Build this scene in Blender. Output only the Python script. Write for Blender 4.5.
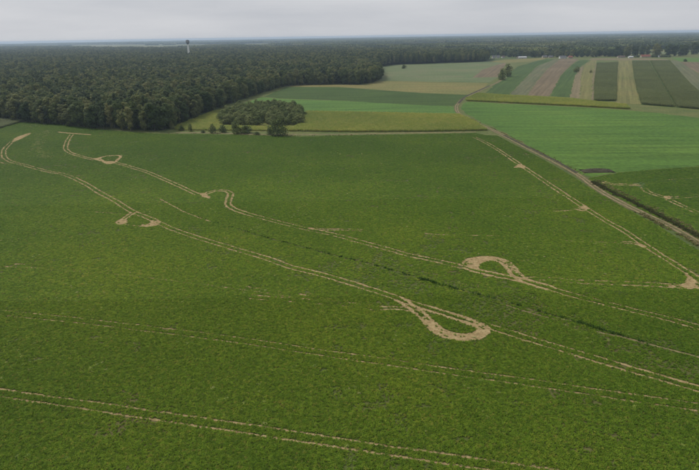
import bpy, math, random
import numpy as np
from mathutils import Matrix, Vector

# ------------------------------------------------------------------ clear
for o in list(bpy.data.objects):
    bpy.data.objects.remove(o, do_unlink=True)
random.seed(7)
rng = np.random.default_rng(11)
SC = bpy.context.scene
COL = SC.collection
R = math.radians

# ------------------------------------------------------------------ camera (a drone 65 m above flat farmland)
H = 65.0
F = 543.0                       # focal length in pixels of a 699 px wide frame
PITCH = math.atan((235 - 36.0) / F)
ROLL = R(0.945)
fw = np.array([0, math.cos(PITCH), -math.sin(PITCH)])
up0 = np.array([0, math.sin(PITCH), math.cos(PITCH)])
ri0 = np.array([1.0, 0, 0])
camx = math.cos(ROLL) * ri0 - math.sin(ROLL) * up0
camy = math.sin(ROLL) * ri0 + math.cos(ROLL) * up0
cd = bpy.data.cameras.new('camera')
cam = bpy.data.objects.new('camera', cd)
COL.objects.link(cam)
M = Matrix(((camx[0], camy[0], -fw[0], 0), (camx[1], camy[1], -fw[1], 0),
            (camx[2], camy[2], -fw[2], H), (0, 0, 0, 1)))
cam.matrix_world = M
cd.sensor_fit = 'HORIZONTAL'
cd.sensor_width = 36
cd.lens = 36 * F / 699
cd.clip_start = 0.5
cd.clip_end = 60000
SC.camera = cam

# ------------------------------------------------------------------ world: thin overcast over a Nishita sky
SUN_EL, SUN_AZ = R(48), R(-55)       # azimuth from +Y, negative = left
w = bpy.data.worlds.new('World')
SC.world = w
w.use_nodes = True
nt = w.node_tree
nt.nodes.clear()
sky = nt.nodes.new('ShaderNodeTexSky')
sky.sky_type = 'NISHITA'
sky.sun_disc = False
sky.sun_elevation = SUN_EL
sky.sun_rotation = SUN_AZ
sky.dust_density = 3.0
hs = nt.nodes.new('ShaderNodeHueSaturation')
hs.inputs['Saturation'].default_value = 0.25
nt.links.new(sky.outputs[0], hs.inputs['Color'])
tc = nt.nodes.new('ShaderNodeTexCoord')
mp = nt.nodes.new('ShaderNodeMapping')
mp.inputs['Scale'].default_value = (1.2, 1.2, 9.0)
nt.links.new(tc.outputs['Generated'], mp.inputs['Vector'])
nz = nt.nodes.new('ShaderNodeTexNoise')
nz.inputs['Scale'].default_value = 2.6
nz.inputs['Detail'].default_value = 5
nz.inputs['Roughness'].default_value = 0.55
nt.links.new(mp.outputs[0], nz.inputs['Vector'])
cr = nt.nodes.new('ShaderNodeValToRGB')
cr.color_ramp.elements[0].position = 0.3
cr.color_ramp.elements[0].color = (4.75, 4.95, 5.35, 1)
cr.color_ramp.elements[1].position = 0.72
cr.color_ramp.elements[1].color = (5.9, 6.0, 6.25, 1)
nt.links.new(nz.outputs[0], cr.inputs[0])
mx = nt.nodes.new('ShaderNodeMix')
mx.data_type = 'RGBA'
mx.inputs[0].default_value = 0.93
nt.links.new(hs.outputs[0], mx.inputs[6])
nt.links.new(cr.outputs[0], mx.inputs[7])
bg = nt.nodes.new('ShaderNodeBackground')
bg.inputs['Strength'].default_value = 0.1
nt.links.new(mx.outputs[2], bg.inputs['Color'])
wo = nt.nodes.new('ShaderNodeOutputWorld')
nt.links.new(bg.outputs[0], wo.inputs['Surface'])

sl = bpy.data.lights.new('sun', 'SUN')
sl.energy = 2.2
sl.angle = R(12)
sl.color = (1.0, 0.95, 0.87)
so = bpy.data.objects.new('sun', sl)
COL.objects.link(so)
sd = Vector((math.sin(SUN_AZ) * math.cos(SUN_EL), math.cos(SUN_AZ) * math.cos(SUN_EL), math.sin(SUN_EL)))
so.rotation_euler = (-sd).to_track_quat('-Z', 'Y').to_euler()
so.location = (0, 0, 300)

SC.view_settings.view_transform = 'Standard'
SC.view_settings.look = 'None'
SC.view_settings.exposure = 0.15
SC.view_settings.gamma = 1.0
SC.view_settings.use_curve_mapping = False

# ------------------------------------------------------------------ helpers
def gp(x, y, z=0.0):
    """photo pixel (699x470) -> point on the plane z"""
    x = np.asarray(x, float); y = np.asarray(y, float)
    a = (x - 349.5) / F; b = -(y - 235.0) / F
    d = a[..., None] * camx + b[..., None] * camy + fw
    t = (z - H) / d[..., 2]
    return d[..., 0] * t, d[..., 1] * t

def gpl(pts):
    p = np.asarray(pts, float)
    x, y = gp(p[:, 0], p[:, 1])
    return np.stack([x, y], 1)

def tag(o, label=None, cat=None, group=None, kind=None):
    if label: o['label'] = label
    if cat: o['category'] = cat
    if group: o['group'] = group
    if kind: o['kind'] = kind
    return o

def mesh(name, v, f, mats=(), matidx=None, smooth=False):
    """v (N,3) array, f (M,k) array or list of faces"""
    me = bpy.data.meshes.new(name)
    v = np.asarray(v, np.float32)
    if isinstance(f, np.ndarray):
        k = f.shape[1]
        me.vertices.add(len(v)); me.vertices.foreach_set('co', v.ravel())
        me.loops.add(f.size); me.loops.foreach_set('vertex_index', f.astype(np.int32).ravel())
        me.polygons.add(len(f))
        me.polygons.foreach_set('loop_start', np.arange(0, f.size, k, dtype=np.int32))
        me.polygons.foreach_set('loop_total', np.full(len(f), k, dtype=np.int32))
    else:
        me.from_pydata([tuple(map(float, q)) for q in v], [], f)
    for m in mats: me.materials.append(m)
    if matidx is not None: me.polygons.foreach_set('material_index', np.asarray(matidx, np.int32))
    me.update(calc_edges=True)
    if smooth: me.polygons.foreach_set('use_smooth', np.ones(len(me.polygons), bool))
    return me

def obj(name, me, parent=None, link=True):
    o = bpy.data.objects.new(name, me)
    if link: COL.objects.link(o)
    if parent: o.parent = parent
    return o

def empty(name, loc):
    o = bpy.data.objects.new(name, None)
    o.empty_display_size = 1.0
    COL.objects.link(o); o.location = loc
    return o

def inpoly(p, poly):
    x, y = p[:, 0], p[:, 1]
    c = np.zeros(len(p), bool)
    n = len(poly); j = n - 1
    for i in range(n):
        xi, yi = poly[i]; xj, yj = poly[j]
        if yi != yj:
            c ^= ((yi > y) != (yj > y)) & (x < (xj - xi) * (y - yi) / (yj - yi) + xi)
        j = i
    return c

def dist_poly(p, line):
    d = np.full(len(p), 1e9)
    for a, b in zip(line[:-1], line[1:]):
        ab = b - a; L = ab @ ab + 1e-9
        t = np.clip(((p - a) @ ab) / L, 0, 1)
        q = p - (a + t[:, None] * ab)
        d = np.minimum(d, np.hypot(q[:, 0], q[:, 1]))
    return d

def smooth_px(pts, n=14):
    """Catmull-Rom through pixel points"""
    p = np.asarray(pts, float)
    if len(p) < 3:
        t = np.linspace(0, 1, n * 2)[:, None]
        return p[0] * (1 - t) + p[-1] * t
    P = np.vstack([2 * p[0] - p[1], p, 2 * p[-1] - p[-2]])
    out = []
    for i in range(1, len(P) - 2):
        t = np.linspace(0, 1, n, endpoint=False)[:, None]
        a, b, c, d = P[i - 1], P[i], P[i + 1], P[i + 2]
        out.append(0.5 * ((2 * b) + (c - a) * t + (2 * a - 5 * b + 4 * c - d) * t ** 2 + (3 * b - a - 3 * c + d) * t ** 3))
    out.append(p[-1][None])
    return np.vstack(out)

def resample(line, step):
    s = np.r_[0, np.cumsum(np.hypot(*np.diff(line, axis=0).T))]
    n = max(3, int(s[-1] / step))
    t = np.linspace(0, s[-1], n)
    return np.stack([np.interp(t, s, line[:, 0]), np.interp(t, s, line[:, 1])], 1), t

def noise1(t, scale, r):
    k = r.random(int(t[-1] / scale) + 4)
    return np.interp(t / scale, np.arange(len(k)), k)

def vnoise(p, scale, seed):
    """2D value noise 0..1 at points p"""
    r = np.random.default_rng(seed)
    g = r.random((256, 256))
    q = p / scale + 1000.0
    i = np.floor(q).astype(int); f = q - i
    f = f * f * (3 - 2 * f)
    a = i % 256; b = (i + 1) % 256
    return ((g[a[:, 0], a[:, 1]] * (1 - f[:, 0]) + g[b[:, 0], a[:, 1]] * f[:, 0]) * (1 - f[:, 1]) +
            (g[a[:, 0], b[:, 1]] * (1 - f[:, 0]) + g[b[:, 0], b[:, 1]] * f[:, 0]) * f[:, 1])

# ------------------------------------------------------------------ materials
class NB:
    def __init__(s, name, rough=0.85, spec=0.2):
        s.m = bpy.data.materials.new(name); s.m.use_nodes = True
        s.t = s.m.node_tree; s.b = s.t.nodes['Principled BSDF']
        s.b.inputs['Roughness'].default_value = rough
        s.b.inputs['Specular IOR Level'].default_value = spec
    def n(s, k): return s.t.nodes.new(k)
    def l(s, a, b): s.t.links.new(a, b)
    def pos(s, scale=(1, 1, 1), rot=0.0):
        g = s.n('ShaderNodeNewGeometry'); m = s.n('ShaderNodeMapping')
        m.vector_type = 'TEXTURE' if False else 'POINT'
        m.inputs['Rotation'].default_value = (0, 0, rot)
        # rotate first, then scale, with two mappings
        m2 = s.n('ShaderNodeMapping'); m2.inputs['Scale'].default_value = scale
        s.l(g.outputs['Position'], m.inputs['Vector']); s.l(m.outputs[0], m2.inputs['Vector'])
        return m2.outputs[0]
    def noise(s, vec, scale, detail=3, rough=0.55):
        k = s.n('ShaderNodeTexNoise'); k.inputs['Scale'].default_value = scale
        k.inputs['Detail'].default_value = detail; k.inputs['Roughness'].default_value = rough
        s.l(vec, k.inputs['Vector']); return k.outputs[0]
    def ramp(s, fac, stops):
        k = s.n('ShaderNodeValToRGB'); e = k.color_ramp.elements
        while len(e) < len(stops): e.new(0.5)
        for q, (p, c) in zip(e, stops): q.position = p; q.color = (*c, 1) if len(c) == 3 else c
        s.l(fac, k.inputs[0]); return k.outputs[0]
    def mix(s, fac, a, b, mode='MIX'):
        k = s.n('ShaderNodeMix'); k.data_type = 'RGBA'; k.blend_type = mode
        for sock, v in ((k.inputs[0], fac), (k.inputs[6], a), (k.inputs[7], b)):
            if hasattr(v, 'is_output'): s.l(v, sock)
            elif isinstance(v, (int, float)): sock.default_value = v
            else: sock.default_value = (*v, 1)
        return k.outputs[2]
    def color(s, c): s.l(c, s.b.inputs['Base Color']); return s
    def rnd(s):
        k = s.n('ShaderNodeObjectInfo'); return k.outputs['Random']

def field_mat(name, stops, big=0.02, fine=0.6, stripe=None, stripe_rot=0.0, patch=None, rough=0.9):
    """field surface: large patches, fine plant grain, optional drill-row stripes"""
    b = NB(name, rough, 0.15)
    v = b.pos()
    f1 = b.noise(v, big, 4); f2 = b.noise(v, fine, 3, 0.7)
    c = b.ramp(f1, stops)
    g = b.ramp(f2, [(0.25, (0.62, 0.62, 0.62)), (0.75, (1.35, 1.35, 1.35))])
    c = b.mix(1.0, c, g, 'MULTIPLY')
    if stripe:
        sv = b.pos(stripe, stripe_rot)
        f3 = b.noise(sv, 1.0, 3, 0.6)
        g3 = b.ramp(f3, [(0.3, (0.72, 0.74, 0.72)), (0.7, (1.25, 1.22, 1.2))])
        c = b.mix(1.0, c, g3, 'MULTIPLY')
    if patch:
        f4 = b.noise(v, patch[0], 4, 0.6)
        msk = b.ramp(f4, [(patch[1], (0, 0, 0)), (patch[1] + 0.08, (1, 1, 1))])
        c = b.mix(msk, c, patch[2])
    b.color(c)
    return b.m

def leaf_mat(name, stops, vary=0.25, big=None, rough=0.6, trans=0.0, left_tint=False):
    b = NB(name, rough, 0.08)
    r = b.rnd()
    c = b.ramp(r, stops)
    v = b.pos()
    f = b.noise(v, 1.1, 2, 0.7)
    g = b.ramp(f, [(0.25, (1 - vary,) * 3), (0.75, (1 + vary,) * 3)])
    c = b.mix(1.0, c, g, 'MULTIPLY')
    if big:
        f2 = b.noise(v, big[0], 4, 0.6)
        c = b.mix(1.0, c, b.ramp(f2, big[1]), 'MULTIPLY')
    if left_tint:      # yellower and paler at the left of the field, darker away from it
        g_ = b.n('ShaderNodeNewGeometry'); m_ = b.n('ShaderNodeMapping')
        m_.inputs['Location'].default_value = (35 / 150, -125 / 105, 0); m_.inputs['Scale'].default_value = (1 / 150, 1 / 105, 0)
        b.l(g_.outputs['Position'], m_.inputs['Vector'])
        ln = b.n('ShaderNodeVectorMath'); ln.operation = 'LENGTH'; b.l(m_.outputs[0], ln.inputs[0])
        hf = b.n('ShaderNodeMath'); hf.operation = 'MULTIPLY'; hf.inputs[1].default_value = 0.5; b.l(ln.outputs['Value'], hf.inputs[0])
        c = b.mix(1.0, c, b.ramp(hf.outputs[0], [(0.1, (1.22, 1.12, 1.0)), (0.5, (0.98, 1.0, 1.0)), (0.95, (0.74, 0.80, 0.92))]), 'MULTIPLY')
    b.color(c)
    if trans:
        out = [n for n in b.t.nodes if n.type == 'OUTPUT_MATERIAL'][0]
        tr = b.n('ShaderNodeBsdfTranslucent'); b.l(c, tr.inputs['Color'])
        ms = b.n('ShaderNodeMixShader'); ms.inputs[0].default_value = trans
        b.l(b.b.outputs[0], ms.inputs[1]); b.l(tr.outputs[0], ms.inputs[2]); b.l(ms.outputs[0], out.inputs['Surface'])
    return b.m

def plain(name, c, rough=0.8, vary=0.12, scale=1.0, spec=0.2):
    b = NB(name, rough, spec)
    f = b.noise(b.pos(), scale, 4, 0.6)
    b.color(b.ramp(f, [(0.3, tuple(q * (1 - vary) for q in c)), (0.7, tuple(q * (1 + vary) for q in c))]))
    return b.m

M_soil = None
def soil_mat():
    b = NB('dry_soil', 0.95, 0.05)
    v = b.pos()
    f = b.noise(v, 0.7, 5, 0.75); f2 = b.noise(v, 1.6, 4, 0.75)
    c = b.ramp(f, [(0.28, (0.15, 0.105, 0.045)), (0.45, (0.28, 0.205, 0.100)), (0.7, (0.43, 0.330, 0.175))])
    m = b.ramp(f2, [(0.56, (0, 0, 0)), (0.64, (1, 1, 1))])
    c = b.mix(m, c, (0.13, 0.115, 0.045))
    b.color(c); return b.m
M_soil = soil_mat()

# ------------------------------------------------------------------ ground
def disc(name, r, z, m, n=96):
    a = np.linspace(0, 2 * math.pi, n, endpoint=False)
    v = np.stack([r * np.cos(a), r * np.sin(a), np.full(n, z)], 1)
    return obj(name, mesh(name, v, [list(range(n))], [m]))
GR = 18500.0
gm = NB('far_land', 0.95, 0.1)
v = gm.pos()
f1 = gm.noise(v, 0.0016, 3, 0.5)
c = gm.ramp(f1, [(0.34, (0.050, 0.070, 0.024)), (0.45, (0.085, 0.115, 0.035)), (0.56, (0.15, 0.15, 0.06)), (0.66, (0.20, 0.17, 0.10)), (0.75, (0.09, 0.12, 0.05))])
f2 = gm.noise(v, 0.05, 4, 0.7)
c = gm.mix(1.0, c, gm.ramp(f2, [(0.3, (0.75,) * 3), (0.7, (1.25,) * 3)]), 'MULTIPLY')
gm.color(c)
tag(disc('ground', GR, 0.0, gm.m), 'flat farmland stretching to the horizon', 'ground', kind='structure')

class StripMat:
    """worked strip: drill rows run along the strip's own long axis"""
    def __init__(s, name, stops): s.name = name; s.stops = stops
    def make(s, p):
        c = p - p.mean(0); w_, vec = np.linalg.eigh(c.T @ c)
        d = vec[:, 1]; phi = math.atan2(d[1], d[0])
        return field_mat(s.name, s.stops, 0.010, 0.25, (0.30, 0.004, 1), math.pi / 2 - phi)

def sheet(name, px, z, m, label=None, cat='field', world=False):
    p = np.asarray(px, float) if world else gpl(px)
    if isinstance(m, StripMat): m = m.make(p)
    # densify edges and make them slightly uneven
    q = np.vstack([p, p[:1]])
    out = []
    r = np.random.default_rng(abs(hash(name)) % 99991 if False else len(name) * 31 + int(abs(p[0, 0])))
    for a, b in zip(q[:-1], q[1:]):
        L = np.hypot(*(b - a)); n = max(1, min(60, int(L / 9)))
        for k in range(n):
            t = k / n
            out.append(a * (1 - t) + b * t + (r.normal(0, 0.8, 2) if k else 0))
    out = np.array(out)
    v = np.c_[out, np.full(len(out), z)]
    o = obj(name, mesh(name, v, [list(range(len(v)))], [m]))
    return tag(o, label, cat if label else None, kind='structure')

# pixel outlines --------------------------------------------------------------
MAIN = [(-170, 122), (-60, 122), (28, 121.5), (60, 124), (100, 129.5), (130, 132), (165, 134), (200, 134), (300, 136.5), (340, 135.5),
        (400, 134.5), (476, 133), (484, 135), (497, 135.5), (520, 147.5), (545, 160.5), (575, 178), (595, 191), (630, 211), (655, 224),
        (680, 240), (699, 251), (760, 288), (860, 350), (900, 560), (-200, 560), (-260, 300)]
mm = field_mat('beet_field_floor', [(0.3, (0.060, 0.090, 0.018)), (0.5, (0.085, 0.100, 0.026)), (0.7, (0.120, 0.095, 0.042))], 0.03, 1.2)
sheet('crop_field', MAIN, 0.02, mm, 'wide green crop field with looping pale wheel tracks in the foreground')

m_g = field_mat('young_green_crop', [(0.3, (0.060, 0.126, 0.019)), (0.5, (0.074, 0.148, 0.022)), (0.7, (0.094, 0.166, 0.025))], 0.015, 0.35, (0.010, 0.14, 1), R(4))
G = [(463, 103.5), (468, 101.5), (500, 103.5), (586, 107.5), (630, 110.5), (660, 113), (699, 118), (800, 130), (860, 150), (800, 158), (699, 166),
     (656, 169), (620, 172), (592, 177), (580, 174), (560, 162), (530, 147), (500, 130.5), (480, 121), (466, 114), (461, 108)]
sheet('meadow_field', G, 0.03, m_g, 'bright green smooth field right of the dirt road')

m_r = field_mat('right_crop', [(0.3, (0.050, 0.085, 0.020)), (0.6, (0.066, 0.105, 0.024))], 0.03, 0.6)
RF = [(592, 177.5), (620, 172.5), (656, 169.5), (699, 166.6), (800, 158.6), (900, 150), (1000, 340), (860, 345), (760, 283), (699, 247), (650, 218), (600, 190), (585, 180)]
sheet('crop_field', RF, 0.04, m_r, 'dark green crop field beyond the ditch at the right edge')

m_yg = field_mat('ripening_maize_floor', [(0.3, (0.12, 0.14, 0.03)), (0.7, (0.17, 0.17, 0.04))], 0.03, 0.5)
m_dg = field_mat('dark_root_crop', [(0.3, (0.040, 0.076, 0.014)), (0.7, (0.054, 0.092, 0.018))], 0.02, 0.4, (0.01, 0.1, 1))
m_bg = field_mat('catch_crop', [(0.3, (0.070, 0.145, 0.026)), (0.7, (0.090, 0.168, 0.030))], 0.02, 0.4, (0.01, 0.12, 1))
m_st = field_mat('stubble', [(0.3, (0.135, 0.145, 0.045)), (0.5, (0.17, 0.16, 0.053)), (0.7, (0.205, 0.17, 0.062))], 0.012, 0.3, (0.008, 0.2, 1), R(3))
m_sage = field_mat('weedy_stubble', [(0.3, (0.10, 0.14, 0.055)), (0.5, (0.125, 0.155, 0.068)), (0.7, (0.155, 0.155, 0.078))], 0.008, 0.3, (0.006, 0.1, 1), R(-3), (0.006, 0.62, (0.17, 0.145, 0.09)))
m_brown = StripMat('brown_strip', [(0.3, (0.130, 0.102, 0.060)), (0.6, (0.160, 0.126, 0.076)), (0.75, (0.195, 0.158, 0.102))])
m_green = StripMat('green_strip', [(0.3, (0.044, 0.082, 0.018)), (0.7, (0.062, 0.104, 0.024))])
m_tan = StripMat('tan_strip', [(0.3, (0.155, 0.135, 0.070)), (0.7, (0.195, 0.160, 0.092))])
m_ylw = StripMat('ylw_strip', [(0.3, (0.135, 0.145, 0.045)), (0.6, (0.165, 0.155, 0.055)), (0.75, (0.18, 0.155, 0.068))])
m_marg = field_mat('grass_margin', [(0.3, (0.085, 0.115, 0.030)), (0.6, (0.12, 0.135, 0.040)), (0.75, (0.15, 0.14, 0.06))], 0.05, 0.5)
m_grey = StripMat('grey_strip', [(0.3, (0.095, 0.115, 0.055)), (0.7, (0.135, 0.130, 0.070))])

# general rough grass below all the middle fields
sheet('grass_margin', [(-170, 119), (28, 120.5), (165, 132), (200, 116), (250, 96.5), (288, 85), (382, 79), (378, 66.5), (487, 61), (560, 56.5), (700, 56),
                       (860, 64), (860, 160), (592, 177), (560, 163), (500, 137), (470, 134.5), (300, 137.5), (165, 135), (28, 122.5), (-170, 123)],
      0.01, m_marg, 'rough grass strips between the small fields')
sheet('crop_field', [(172, 127), (190, 119.5), (215, 110), (233, 108.5), (300, 110), (300, 131), (178, 131)], 0.03, m_yg, 'yellow green field left of the copse')
sheet('crop_field', [(230, 108), (262, 97), (280, 98.7), (348, 101), (420, 104.8), (454, 106.3), (455, 110), (459, 114.3), (420, 114), (360, 112.6), (306, 111.6), (232, 110)], 0.05, m_bg, 'bright green strip between copse and road')
sheet('crop_field', [(264, 96.5), (287, 87), (340, 87.3), (420, 93), (470, 95), (466, 97.2), (456, 105.8), (430, 105.5), (380, 103), (348, 100.7), (280, 98.4)], 0.06, m_dg, 'dark green strip along the forest corner')
sheet('crop_field', [(288, 86.5), (300, 83.3), (346, 84.8), (366, 84.8), (372, 82.3), (380, 81), (430, 82), (488, 83), (484, 89), (470, 94.6), (420, 92.6), (340, 86.9)], 0.05, m_st, 'straw coloured stubble strip beside the dirt road')
sheet('crop_field', [(372, 81.5), (382, 75), (380, 67), (397, 64.5), (486, 60.5), (508, 60), (503, 66), (498, 77), (489, 82.5), (430, 81.6), (380, 80.6)], 0.03, m_sage, 'sage green weedy stubble field below the far wood')
sheet('crop_field', [(472, 77.6), (483.7, 69), (498, 64.5), (507, 62), (502, 70), (497.5, 77)], 0.06, m_brown, 'brown bare patch of soil left of the two roadside trees')
sheet('crop_field', [(489, 61.5), (505, 59.5), (545, 57.8), (545, 59), (530, 61.5), (508, 63)], 0.07, m_st, 'thin pale stubble strip below the white barn')
# strips at the right, left to right
sheet('crop_field', [(486, 92.5), (500, 80), (518.6, 66), (534, 61.7), (545.8, 58.8), (555, 59), (537, 66), (522, 81), (509, 94.6)], 0.05, m_green, 'dark green strip right of the two roadside trees')
sheet('crop_field', [(509.4, 94.6), (522.5, 81), (537.5, 66), (555.5, 59), (560, 59), (547, 69), (536, 82), (526, 95.3)], 0.06, m_grey, 'greyish green strip between dark green and ploughed strips')
sheet('crop_field', [(526.4, 95.4), (536.5, 82), (547.5, 69), (560.4, 58.6), (579, 58.6), (571.5, 64.5), (560, 76), (550, 96)], 0.05, m_brown, 'ploughed brown strip rising towards the village')
sheet('crop_field', [(550.5, 96), (560.4, 76), (572, 64.5), (580, 60), (590, 60), (585.8, 63), (580, 67), (574.4, 77), (569.4, 97.3)], 0.06, m_green, 'green strip right of the ploughed strip')
sheet('crop_field', [(569.8, 97.3), (574.8, 77), (580.4, 67), (584, 66), (581, 77), (580, 98.5)], 0.05, m_tan, 'pale tan bare strip with a round bush at its top')
sheet('crop_field', [(580.3, 98.5), (581.3, 77), (584.4, 66), (586.4, 63), (592, 60), (597, 60), (595.5, 64), (592, 78), (591.5, 100)], 0.06, m_ylw, 'yellow green strip left of the narrow maize block')
sheet('crop_field', [(591.7, 100), (592.3, 78), (595.8, 64), (597, 64), (594.5, 78), (594, 101)], 0.07, m_tan, 'narrow brown soil strip beside the maize block')
sheet('crop_field', [(594, 101.2), (594.7, 80), (597, 62), (618, 62), (616.5, 80), (616, 101.2)], 0.05, m_dg, 'ground under the narrow maize block')
sheet('crop_field', [(616.4, 103.5), (617, 80), (618.4, 59.5), (632, 59.5), (634, 80), (641, 104.2)], 0.06, m_ylw, 'straw yellow strip between two dark maize blocks')
sheet('crop_field', [(641, 104.6), (635, 80), (632.2, 60.3), (648.4, 60.3), (659, 80), (675, 107.3)], 0.05, m_dg, 'ground under the middle maize block')
sheet('crop_field', [(676, 107.5), (660, 80), (649.4, 60.3), (669.6, 60.3), (691, 86), (720, 110), (740, 113)], 0.05, m_dg, 'ground under the right maize block')
sheet('crop_field', [(742, 113), (721, 110), (691.5, 86), (670, 60.3), (679, 60.8), (699, 75), (760, 108)], 0.06, m_grey, 'grey green strip at the right edge')
sheet('crop_field', [(761, 107), (700, 74.5), (680, 61.8), (699, 62.2), (760, 64), (860, 96)], 0.05, m_brown, 'brown bare field at the right edge')
sheet('crop_field', [(672, 57.6), (699, 58), (800, 59), (800, 63), (699, 61.8), (679, 61.3)], 0.07, m_bg, 'bright green strip below the trees at the right edge')
sheet('crop_field', [(588, 59.8), (592, 58.2), (650, 58.2), (668, 59.6), (668, 60.2), (632, 60), (597, 60)], 0.08, m_tan, 'thin tan strip in front of the village')
# pale clearings far off
for i, pl in enumerate([[(600, 52.2), (699, 51.2), (760, 51), (760, 53), (640, 54)], [(-60, 46.2), (120, 45.6), (230, 46), (180, 47.2), (-60, 47.6)],
                        [(60, 44.6), (180, 44.2), (215, 44.6), (100, 45.2)], [(480, 52.6), (530, 51.4), (560, 52.2), (500, 54.4)]]):
    sheet('crop_field', pl, 0.3 + i * 0.1, [m_sage, m_st, m_st, m_sage][i],
          ['pale green clearing behind the village trees', 'pale field on the left horizon left of the water tower', 'thin straw field below the left horizon', 'pale field behind the white houses'][i])

# ------------------------------------------------------------------ wheel tracks
FUR = [(45, 131), (38.5, 143), (36.5, 149), (39, 155.5), (47, 158.7), (71, 164.5), (106, 174), (139, 187), (160, 198), (183, 211), (210, 221), (237, 229), (260, 236), (300, 246.5), (336, 256),
       (371, 264.5), (417, 278), (452, 288), (486, 297), (507, 303), (531.5, 309.7), (557, 317), (583, 324.5), (600, 329.8), (624, 337), (648, 344), (682, 353), (699, 357.7), (770, 377)]
RUTS = []      # (world polyline, half width, strength) used to keep the crop off the tracks
PATCH = []     # world polygons of bare soil
zc = [0]
def ribbon(pw, hw, keep, z0):
    t = np.gradient(pw, axis=0); t /= np.hypot(t[:, 0], t[:, 1])[:, None] + 1e-9
    nrm = np.stack([-t[:, 1], t[:, 0]], 1)
    n = len(pw)
    z = z0 + np.linspace(0, 0.004, n)
    L = np.c_[pw + nrm * hw[0][:, None], z]; Rr = np.c_[pw - nrm * hw[1][:, None], z]
    v = np.vstack([L, Rr])
    k = np.arange(n - 1)[keep[:-1] & keep[1:]]
    return v, np.stack([k, k + n, k + n + 1, k + 1], 1)

def nextz():
    zc[0] += 1
    return 0.03 + (zc[0] % 13) * 0.0045
def track(px, label, gauge=2.2, width=0.62, strength=1.0, pair=True, m=None, name='wheel_track', seed=0, cut=True, step=0.45, z=None):
    r = np.random.default_rng(seed + int(px[0][0] * 7 + px[0][1] * 13) % 100000)
    c = gpl(smooth_px(px))
    pw, t = resample(c, step)
    tt = np.gradient(pw, axis=0); tt /= np.hypot(tt[:, 0], tt[:, 1])[:, None] + 1e-9
    nr = np.stack([-tt[:, 1], tt[:, 0]], 1)
    vs, fs, off = [], [], 0
    for s in ((-1, 1) if pair else (0,)):
        q = pw + nr * (s * gauge / 2 + 0.25 * (noise1(t, 6, r) - .5))[:, None] + r.normal(0, 0.03, pw.shape)
        w1 = width / 2 * (0.7 + 0.8 * noise1(t, 1.3, r)); w2 = width / 2 * (0.7 + 0.8 * noise1(t, 1.1, r))
        if m is None: w1 = w1 + .1; w2 = w2 + .1
        keep = np.ones(len(q), bool)
        v, f = ribbon(q, (w1, w2), keep, nextz() if z is None else z)
        vs.append(v); fs.append(f + off); off += len(v)
        if cut: RUTS.append((q[::3], width / 2, strength))
    o = obj(name, mesh(name, np.vstack(vs), np.vstack(fs), [m or M_soil]))
    return tag(o, label, 'track' if label else None, kind='structure')

def patch(px, label, seed=0, m=None, name='bare_soil', jit=0.5):
    r = np.random.default_rng(seed)
    p = gpl(smooth_px(list(px) + [px[0]], 10))[:-1]
    p, _ = resample(np.vstack([p, p[:1]]), 0.6)
    p = p[:-1] + r.normal(0, jit * 0.4, (len(p) - 1, 2))
    PATCH.append(p)
    o = obj(name, mesh(name, np.c_[p, np.full(len(p), nextz())], [list(range(len(p)))], [m or M_soil]))
    return tag(o, label, 'soil', kind='structure')

track([(-120, 376), (0, 393.3), (103, 408), (200, 422), (300, 437.3), (380, 449.5), (440, 457.8), (510, 468.5), (600, 483), (760, 512)],
      'nearest pair of pale wheel ruts crossing the bottom of the picture', width=0.30, strength=0.97)
track([(-120, 300), (0, 312.6), (80, 321), (150, 329.3), (240, 340.5), (330, 354), (460, 373), (528, 382.5), (597, 393), (699, 407.5), (800, 422)],
      'faint pair of wheel ruts crossing the lower half of the crop field', width=0.24, strength=0.70)
track([(12, 141.5), (5.5, 148), (3.8, 152), (4.5, 157), (11, 161.5), (26, 165.5), (40, 169.5), (50, 171.8), (62, 174), (75, 178.8), (88, 185.3), (97, 191), (116, 201.5),
       (133, 212), (145, 216.5), (156, 221.5)], 'pair of wheel ruts curling down from the left headland', strength=0.90, width=0.62)
track([(156, 221.5), (170, 228), (188, 234.5), (209, 241.2), (229, 247.3), (250, 253.5), (270, 259.6), (291, 267), (320, 274.3), (350, 283), (367, 288.5), (385, 294), (399, 299),
       (414, 304.5), (448, 314.3), (472, 321.5), (485, 325.5), (497, 329.2), (525, 338), (553, 346.5), (579, 354.4), (626, 368.5), (660, 378), (699, 389), (770, 407)],
      'long pair of wheel ruts running past the teardrop loop', strength=0.84, width=0.48)
track([(399, 299), (410, 306), (422, 315.5), (430, 324), (437, 330), (446, 334.5), (460, 337.5), (473, 336.8), (482, 333), (484, 328.5), (477, 324.8), (462, 319.5), (440, 312), (420, 306)],
      'teardrop turning loop of wheel ruts in mid field', width=0.95, strength=.9)
track([(424, 317), (432, 326), (442, 332.6), (456, 337), (472, 338)], None, pair=False, width=1.3, strength=.75)
patch([(470, 321.5), (480, 323), (487, 325.5), (490.5, 331), (487, 336.5), (477, 340), (462, 339.6), (452, 337), (458, 335), (468, 334.3), (474.5, 331), (476.5, 327.5)],
      'bare trampled soil at the right end of the teardrop loop', 3)
track([(380, 308.5), (395, 308.2), (408, 309.5), (418, 313)], None, pair=True, gauge=1.6, width=0.45, strength=0.8)
track([(250, 297), (285, 299.5), (320, 302), (350, 305), (382, 308.8)], 'faint rut reaching the teardrop loop from the left', strength=0.42, width=0.4)
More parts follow.
